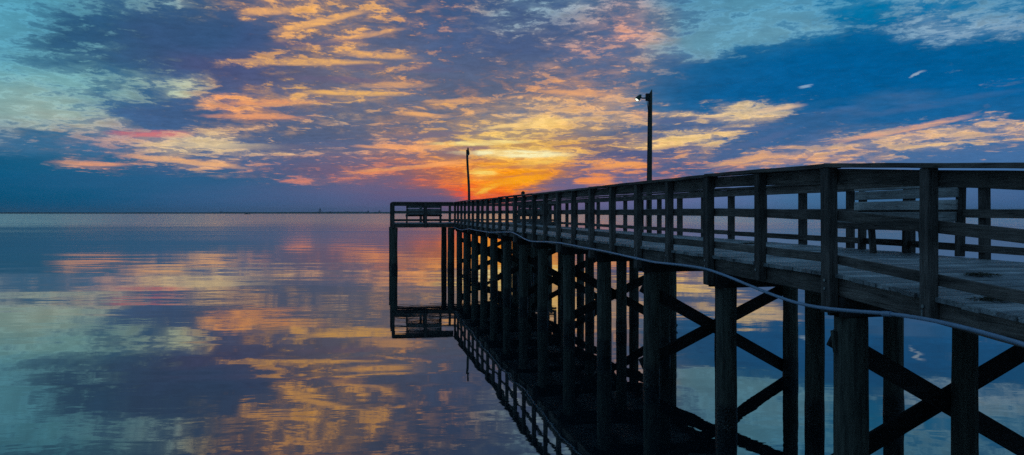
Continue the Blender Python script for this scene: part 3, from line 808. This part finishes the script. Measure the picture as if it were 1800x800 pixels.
# ------------------------------------------------------------------ BENCHES
def bench(name, s_c, w_back, z0, length, face, label, slats=3, rot=0.0, frames=3):
    """plank bench; local x along its length, +y towards the sitter's front"""
    p = world(s_c, w_back, z0)
    rz = {'-w': TH, '+s': TH - math.pi / 2}[face] + rot
    root = empty(name, p, rz, label, 'bench', 'plank benches on the pier')
    h = length / 2
    lean = .10
    for i in range(slats):
        zc = .505 + .155 * i
        bm = bmesh.new()
        yb = -.02 - lean * (zc - .42)
        beam(bm, (-h, yb, zc), (h, yb + random.uniform(-.004, .004), zc + random.uniform(-.004, .004)), .035, .126, bevel=.005)
        link('back_slat', bm, M['bench'], root, loc=(0, yb, zc))
    bm = bmesh.new(); box(bm, (0, -.12, .902), (length + .06, .14, .028), None, .004)
    link('back_cap', bm, M['bench'], root, loc=(0, -.1, .897))
    for i in range(3):
        bm = bmesh.new(); box(bm, (0, .08 + .15 * i, .43), (length, .138, .035), None, .005)
        link('seat_slat', bm, M['bench'], root, loc=(0, .08 + .15 * i, .43))
    bm = bmesh.new(); box(bm, (0, .47, .37), (length, .035, .085), None, .005)
    link('seat_apron', bm, M['wood_x'], root, loc=(0, .47, .37))
    for i in range(frames):
        x = -h + .045 + (length - .09) * i / (frames - 1)
        for (a, b, t_, h_, nm) in (((x, -.13, 0), (x, -.15, .885), .05, .12, 'back_leg'), ((x, .40, 0), (x, .435, .41), .05, .085, 'front_leg')):
            bm = bmesh.new(); beam(bm, a, b, h_, t_, up=Vector((1, 0, 0)), bevel=.005)
            link(nm, bm, M['wood_z'], root, loc=(Vector(a) + Vector(b)) / 2)
        bm = bmesh.new(); box(bm, (x + .045, .16, .365), (.038, .60, .09), None, .004)
        link('seat_bearer', bm, M['wood_y'], root, loc=(x, .2, .365))
    return root
bench('bench', -.07, 2.83, DECK, 1.87, '-w', 'slatted plank bench facing inward, nearest of the benches, beside the right-hand rail', 3)
bench('bench', S0 + .30, -1.58 + .03, Hz, 1.80, '+s', 'slatted plank bench at the left end of the far cross platform', 3)
bench('bench', S0 + .30, WD + 1.05, Hz, 1.5, '+s', 'slatted plank bench at the right end of the far cross platform, beside the standing person', 3)

# ------------------------------------------------------------------ LAMP POSTS
def lamp_near():
    s_, w_ = 9.56, WD + .14
    p = world(s_, w_, 0)
    root = empty('lamp_post', p, 0, 'tall straight lamp post with a small lit floodlight, nearer of the two', 'lamp post', 'lamp posts on the pier')
    bm = bmesh.new()
    lathe(bm, [(.085, -1.8), (.08, 0), (.078, 1), (.07, 3.0), (.062, 5.0), (.058, 6.08), (.05, 6.2)], 16, 0, 0, .06, 5.0, True, lean=(.007, 0))
    for v in bm.verts:
        if v.co.z > 6.05: v.co.z += (v.co.x - .043) * 1.6
    link('pole', bm, M['pile'], root, smooth=True)
    bx = .04
    bm = bmesh.new(); box(bm, (bx - .085, -.03, 6.05), (.09, .10, .20), None, .01)
    link('junction_box', bm, M['darkmetal'], root)
    bm = bmesh.new(); tube(bm, [(bx - .12, -.03, 6.03), (bx - .22, -.05, 6.02), (bx - .28, -.06, 6.04)], .017, 8)
    link('bracket_arm', bm, M['darkmetal'], root)
    # flood head: hood + glass
    c = Vector((bx - .33, -.08, 6.03)); ax = Vector((-.60, -.16, -.72)).normalized()
    q = Vector((0, 0, 1)).rotation_difference(-ax).to_matrix().to_4x4()
    bm = bmesh.new(); lathe(bm, [(.085, -.10), (.10, -.13), (.105, -.12), (.085, .03), (.055, .12), (.02, .16)], 18)
    bmesh.ops.transform(bm, matrix=Matrix.Translation(c) @ q @ Matrix.Scale(.68, 4), verts=bm.verts[:])
    hd = link('lamp_head', bm, M['green_metal'], root, smooth=False)
    bm = bmesh.new(); lathe(bm, [(.080, -.098), (.070, -.125), (.045, -.14), (.01, -.145)], 18)
    bmesh.ops.transform(bm, matrix=Matrix.Translation(c) @ q @ Matrix.Scale(.68, 4), verts=bm.verts[:])
    ln = link('lamp_glass', bm, M['lens'], None, smooth=True); ln.parent = hd
    bm = bmesh.new(); tube(bm, [(bx - .09, -.03, 5.96), (bx - .085, -.05, 5.86), (bx - .066, -.05, 5.7), (-.05, -.05, 4.0), (-.082, -.04, 2.4)], .009, 6)
    link('cable', bm, M['rope'], root)
lamp_near()

def lamp_far():
    p = Vector((-2.40, 38.25, 0))
    root = empty('lamp_post', p, 0, 'thin crooked lamp post with a small unlit hood, at the far end of the pier', 'lamp post', 'lamp posts on the pier')
    pts = []; rr = []
    for i in range(24):
        z = -1.8 + 8.15 * i / 23
        t_ = max(0, (z - 2.3) / 4)
        pts.append((.05 - .11 * t_ ** 1.3 + .02 * math.sin(z * 1.9), 0, z)); rr.append(.085 - .004 * z)
    bm = bmesh.new(); tube(bm, pts, rr, 12); link('pole', bm, M['pile'], root, smooth=True)
    tx = pts[-1][0]
    bm = bmesh.new(); lathe(bm, [(.085, 6.10), (.09, 6.14), (.075, 6.25), (.05, 6.36), (.035, 6.44), (.015, 6.48)], 14, tx + .05, -.06)
    hd = link('lamp_head', bm, M['darkmetal'], root)
    bm = bmesh.new(); lathe(bm, [(.03, 6.03), (.06, 6.05), (.075, 6.095)], 14, tx + .05, -.06)
    g = link('lamp_glass', bm, M['deadlens'], None, smooth=True); g.parent = hd
    bm = bmesh.new(); box(bm, (tx + .03, -.03, 6.1), (.05, .1, .06), None, .005); link('bracket', bm, M['darkmetal'], root)
lamp_far()

# ------------------------------------------------------------------ PERSON on the far platform
def person():
    p = world(S0 + 1.75, 3.95, Hz)
    V = [ # pos, radius
        ((0, 0, .92), .135), ((0, .01, 1.08), .12), ((0, .015, 1.25), .145), ((0, .01, 1.37), .10), ((0, 0, 1.43), .052), ((0, -.015, 1.49), .06), ((0, -.02, 1.56), .085), ((0, -.015, 1.62), .07),
        ((-.17, .01, 1.33), .062), ((-.22, .02, 1.08), .045), ((-.17, -.14, .98), .034), ((-.16, -.19, .98), .032),
        ((.17, .01, 1.33), .062), ((.22, .02, 1.08), .045), ((.18, -.14, .98), .034), ((.17, -.19, .98), .032),
        ((-.09, 0, .82), .088), ((-.10, -.02, .48), .06), ((-.11, .02, .09), .042), ((-.12, -.14, .035), .035),
        ((.09, 0, .82), .088), ((.11, -.02, .48), .06), ((.13, .02, .09), .042), ((.14, -.14, .035), .035)]
    E = [(0, 1), (1, 2), (2, 3), (3, 4), (4, 5), (5, 6), (6, 7), (2, 8), (8, 9), (9, 10), (10, 11), (2, 12), (12, 13), (13, 14), (14, 15), (0, 16), (16, 17), (17, 18), (18, 19), (0, 20), (20, 21), (21, 22), (22, 23)]
    for sgn, wi in ((-1, 11), (1, 15)):
        bx_, by_, bz_ = V[wi][0]
        for f, (dx, ln) in enumerate(((-.030, .065), (-.010, .078), (.010, .074), (.030, .058))):
            a = len(V)
            V.append(((bx_ + dx, by_ - .05, bz_ + .004), .0095)); V.append(((bx_ + dx, by_ - .05 - ln * .6, bz_ - .008), .009)); V.append(((bx_ + dx, by_ - .05 - ln * .75, bz_ - .03), .008))
            E += [(wi, a), (a, a + 1), (a + 1, a + 2)]
        a = len(V); V.append(((bx_ - sgn * .045, by_ - .02, bz_ + .005), .011)); V.append(((bx_ - sgn * .055, by_ - .06, bz_ - .01), .010)); E += [(wi, a), (a, a + 1)]
    me = bpy.data.meshes.new('person'); me.from_pydata([v[0] for v in V], E, [])
    o = bpy.data.objects.new('person', me); COL.objects.link(o)
    o.modifiers.new('skin', 'SKIN'); o.modifiers.new('sub', 'SUBSURF').levels = 1
    o.modifiers['sub'].render_levels = 1
    for i, sv_ in enumerate(me.skin_vertices[0].data):
        sv_.radius = (V[i][1], V[i][1]); sv_.use_root = (i == 0)
    dg = bpy.context.evaluated_depsgraph_get()
    m2 = bpy.data.meshes.new_from_object(o.evaluated_get(dg))
    o.modifiers.clear(); o.data = m2
    m2.materials.clear()
    for m_ in ('cloth', 'trouser', 'skin'): m2.materials.append(M[m_])
    for f in m2.polygons:
        c = f.center; f.use_smooth = True
        f.material_index = 2 if (c.z > 1.43 or (c.y < -.17 and c.z > .9)) else 0 if c.z > .86 else 1
    o.location = p; o.rotation_euler = (0, 0, TH + R(160))
    tag(o, 'person in dark clothing standing on the far platform behind the rails', 'person')
    bm = bmesh.new()
    bmesh.ops.create_uvsphere(bm, u_segments=16, v_segments=10, radius=.105, matrix=Matrix.Translation((0, .008, 1.60)) @ Matrix.Diagonal((.92, 1.02, 1.0, 1)))
    bmesh.ops.delete(bm, geom=[v for v in bm.verts if v.co.z < 1.56 and v.co.y < .03], context='VERTS')
    link('hair', bm, M['hair'], o, smooth=True)
    for x in (-.032, .032):
        bm = bmesh.new(); bmesh.ops.create_uvsphere(bm, u_segments=8, v_segments=6, radius=.012, matrix=Matrix.Translation((x, -.098, 1.565)))
        link('eye', bm, M['rope'], o)
    bm = bmesh.new(); bmesh.ops.create_cone(bm, segments=8, radius1=.018, radius2=.004, depth=.045, cap_ends=True, matrix=Matrix.Translation((0, -.105, 1.54)))
    link('nose', bm, M['skin'], o, smooth=True)
    for x in (-.088, .088):
        bm = bmesh.new(); bmesh.ops.create_uvsphere(bm, u_segments=8, v_segments=6, radius=.02, matrix=Matrix.Translation((x, -.01, 1.55)) @ Matrix.Diagonal((.4, .8, 1.4, 1)))
        link('ear', bm, M['skin'], o, smooth=True)
person()

# ------------------------------------------------------------------ clumps of dried weed on the deck
def weed(x_px, y_px, rad, label, hgt):
    u = (EYE - DECK) / (y_px - 375) ; Y = u * F; X = (x_px - 900) * u
    d = Vector((X - PX, Y - PY, 0)); s_ = d.dot(Sdir); w_ = d.dot(Wdir)
    c = world(s_, w_, dk(s_) + .004)
    bm = bmesh.new()
    for i in range(260):
        a = random.uniform(0, 2 * math.pi); r_ = rad * math.sqrt(random.random()) * random.choice((.6, 1.0))
        p = Vector((r_ * math.cos(a) * 1.5, r_ * math.sin(a) * .8, random.uniform(0.0, hgt) * (1 - r_ / rad * .7)))
        l_ = random.uniform(.02, .07); b = random.uniform(0, 2 * math.pi)
        e = Vector((math.cos(b), math.sin(b), random.uniform(-.1, .25))) * l_
        if p.z + e.z < .002: e.z = .003
        n_ = Vector((-math.sin(b), math.cos(b), .2)) * random.uniform(.003, .007)
        up_ = Vector((0, 0, .003))
        v = [bm.verts.new(p - n_), bm.verts.new(p + n_), bm.verts.new(p + e + n_ * .3), bm.verts.new(p + up_)]
        bm.faces.new((v[0], v[1], v[2])); bm.faces.new((v[0], v[2], v[3])); bm.faces.new((v[1], v[3], v[2]))
    o = link('weed_clump', bm, M['weed']); o.location = c
    tag(o, label, 'debris', 'dried weed on the deck boards')
weed(1724, 475, .13, 'larger low clump of dried weed on the deck boards, behind the other clump', .03)
weed(1752, 499, .15, 'brownish dried weed clump on the deck, closest to the near rail', .035)
weed(1318, 430, .14, 'dark flattened weed clump on the deck left of the bench', .03)

# ------------------------------------------------------------------ FAR SHORE, port, barge
DS = 5200.0
def land():
    bm = bmesh.new()
    n = 400
    x0, x1 = -5200, 6500
    tops = []; fr = []
    for i in range(n + 1):
        x = x0 + (x1 - x0) * i / n
        px = 900 + F * x / DS
        base = 9 + 5 * max(0, (px - 300) / 300) if px < 600 else 14
        if px > 600: base = 12
        if px > 1250: base = 14 + 18 * min(1, (px - 1250) / 450)
        hgt = base * (1 + .3 * noise.noise(Vector((x * .004, 0, 0))) + .28 * noise.noise(Vector((x * .03, 2, 0))))
        fr.append(bm.verts.new((x, DS + 120 * noise.noise(Vector((x * .0008, 5, 0))), -1)))
        tops.append((bm.verts.new((x, DS + 140, hgt)), bm.verts.new((x, DS + 900, hgt * 1.02)), bm.verts.new((x, DS + 1000, -1))))
    for i in range(n):
        bm.faces.new((fr[i], fr[i + 1], tops[i + 1][0], tops[i][0]))
        bm.faces.new((tops[i][0], tops[i + 1][0], tops[i + 1][1], tops[i][1]))
        bm.faces.new((tops[i][1], tops[i + 1][1], tops[i + 1][2], tops[i][2]))
    m = simple_mat('wooded far shore', (0.05, 0.075, 0.05), 0.95)
    tag(link('far_shore', bm, m), kind='structure')
land()
def at(px, Y): return (px - 900) / F * Y
def crane(px, H, label, Y=5000.0):
    root = empty('port_crane', (at(px, Y), Y, 0), 0, label, 'crane', 'cranes on the far shore')
    bm = bmesh.new()
    for sx_ in (-1, 1):
        for sy_ in (-1, 1):
            beam(bm, (sx_ * 9, sy_ * 7, 0), (sx_ * 4, sy_ * 3, H * .62), 2.2, 2.2, up=Vector((0, 1, 0)), bevel=0)
    for z in (H * .2, H * .4, H * .6): box(bm, (0, 0, z), (14 - z / H * 9, 10 - z / H * 5, 1.5))
    link('tower', bm, M['port'], root)
    bm = bmesh.new(); beam(bm, (2, 0, H * .6), (-1.5, 0, H), 2.0, 2.0, up=Vector((0, 1, 0)), bevel=0)
    beam(bm, (-1.5, 0, H), (6, 0, H * .62), 1.0, 1.0, up=Vector((0, 1, 0)), bevel=0)
    link('boom', bm, M['port'], root)
    bm = bmesh.new(); box(bm, (1, 0, H * .64), (10, 7, 5), None, .3); link('machine_house', bm, M['port'], root)
crane(562.5, 46, 'tallest dark port crane on the far shore, leftmost of the port')
crane(580.5, 18, 'short stubby port crane second from the left on the far shore')
crane(647, 26, 'slim dark port crane left of the last crane on the far shore')
crane(667, 27, 'slim dark port crane nearest to the pier platform on the far shore')
def shed(px, wpx, H, label, Y=5050.0, mat='ship'):
    wid = wpx / F * Y
    root = empty('port_building', (at(px, Y), Y, 0), 0, label, 'building', 'low buildings on the far shore')
    bm = bmesh.new(); box(bm, (0, 0, H / 2), (wid, 26, H)); link('wall', bm, M[mat], root)
    bm = bmesh.new()
    a = [bm.verts.new(p) for p in ((-wid / 2 - 1, -14, H), (wid / 2 + 1, -14, H), (wid / 2 + 1, 14, H), (-wid / 2 - 1, 14, H), (-wid / 2 - 1, 0, H + 4), (wid / 2 + 1, 0, H + 4))]
    for f in ((0, 1, 5, 4), (2, 3, 4, 5), (0, 4, 3), (1, 2, 5), (0, 3, 2, 1)): bm.faces.new([a[i] for i in f])
    link('roof', bm, M['port'], root)
shed(587, 5, 7, 'long pale shed right of the stubby crane on the far shore')
shed(610, 4, 13, 'tall pale building in the middle of the far port')
shed(621, 3, 9, 'small pale shed right of the tall building in the far port')
shed(635, 4, 10, 'pale shed left of the two slim cranes on the far shore')
shed(628, 2.4, 6, 'smallest low shed between two pale sheds of the far port', mat='port')
shed(389, 4, 11, 'lone white building on the low far shore at the left')
def barge():
    Y = 2050.0
    root = empty('barge', (at(435, Y), Y, 0), R(4), 'tiny dark flat barge lying on the bay far out at the left', 'boat')
    bm = bmesh.new()
    v = []
    for (x, z, wy) in ((-8.2, .1, 2.4), (-7.2, -.6, 2.2), (7.2, -.6, 2.2), (8.2, .2, 2.4), (8.4, 1.3, 2.7), (-8.3, 1.3, 2.7)):
        v.append((bm.verts.new((x, -wy, z)), bm.verts.new((x, wy, z))))
    bm.faces.new([a[0] for a in v]); bm.faces.new([a[1] for a in reversed(v)])
    for i in range(6):
        a, b = v[i], v[(i + 1) % 6]; bm.faces.new((a[0], a[1], b[1], b[0]))
    link('hull', bm, M['barge'], root)
    bm = bmesh.new(); box(bm, (-3, 0, 1.75), (5, 3, .9), None, .1); link('deck_house', bm, M['barge'], root)
barge()

# ------------------------------------------------------------------ HAZE
bm = bmesh.new(); box(bm, (0, 3750, 28.5), (18400, 10900, 63))
hm = bpy.data.materials.new('evening haze'); hm.use_nodes = True
for n_ in list(hm.node_tree.nodes): hm.node_tree.nodes.remove(n_)
pv = hm.node_tree.nodes.new('ShaderNodeVolumePrincipled'); pv.inputs['Color'].default_value = (.8, .88, .95, 1); pv.inputs['Density'].default_value = 0.00007
ho = hm.node_tree.nodes.new('ShaderNodeOutputMaterial'); hm.node_tree.links.new(pv.outputs[0], ho.inputs['Volume'])
tag(link('haze', bm, hm), kind='stuff')

# ------------------------------------------------------------------ render settings
SC.view_settings.view_transform = 'Standard'; SC.view_settings.look = 'None'
SC.view_settings.exposure = 0; SC.view_settings.gamma = 1
SC.cycles.use_denoising = False  # keeps fine texture, like film grain
SC.cycles.max_bounces = 6; SC.cycles.diffuse_bounces = 2; SC.cycles.glossy_bounces = 4
SC.cycles.sample_clamp_indirect = 4
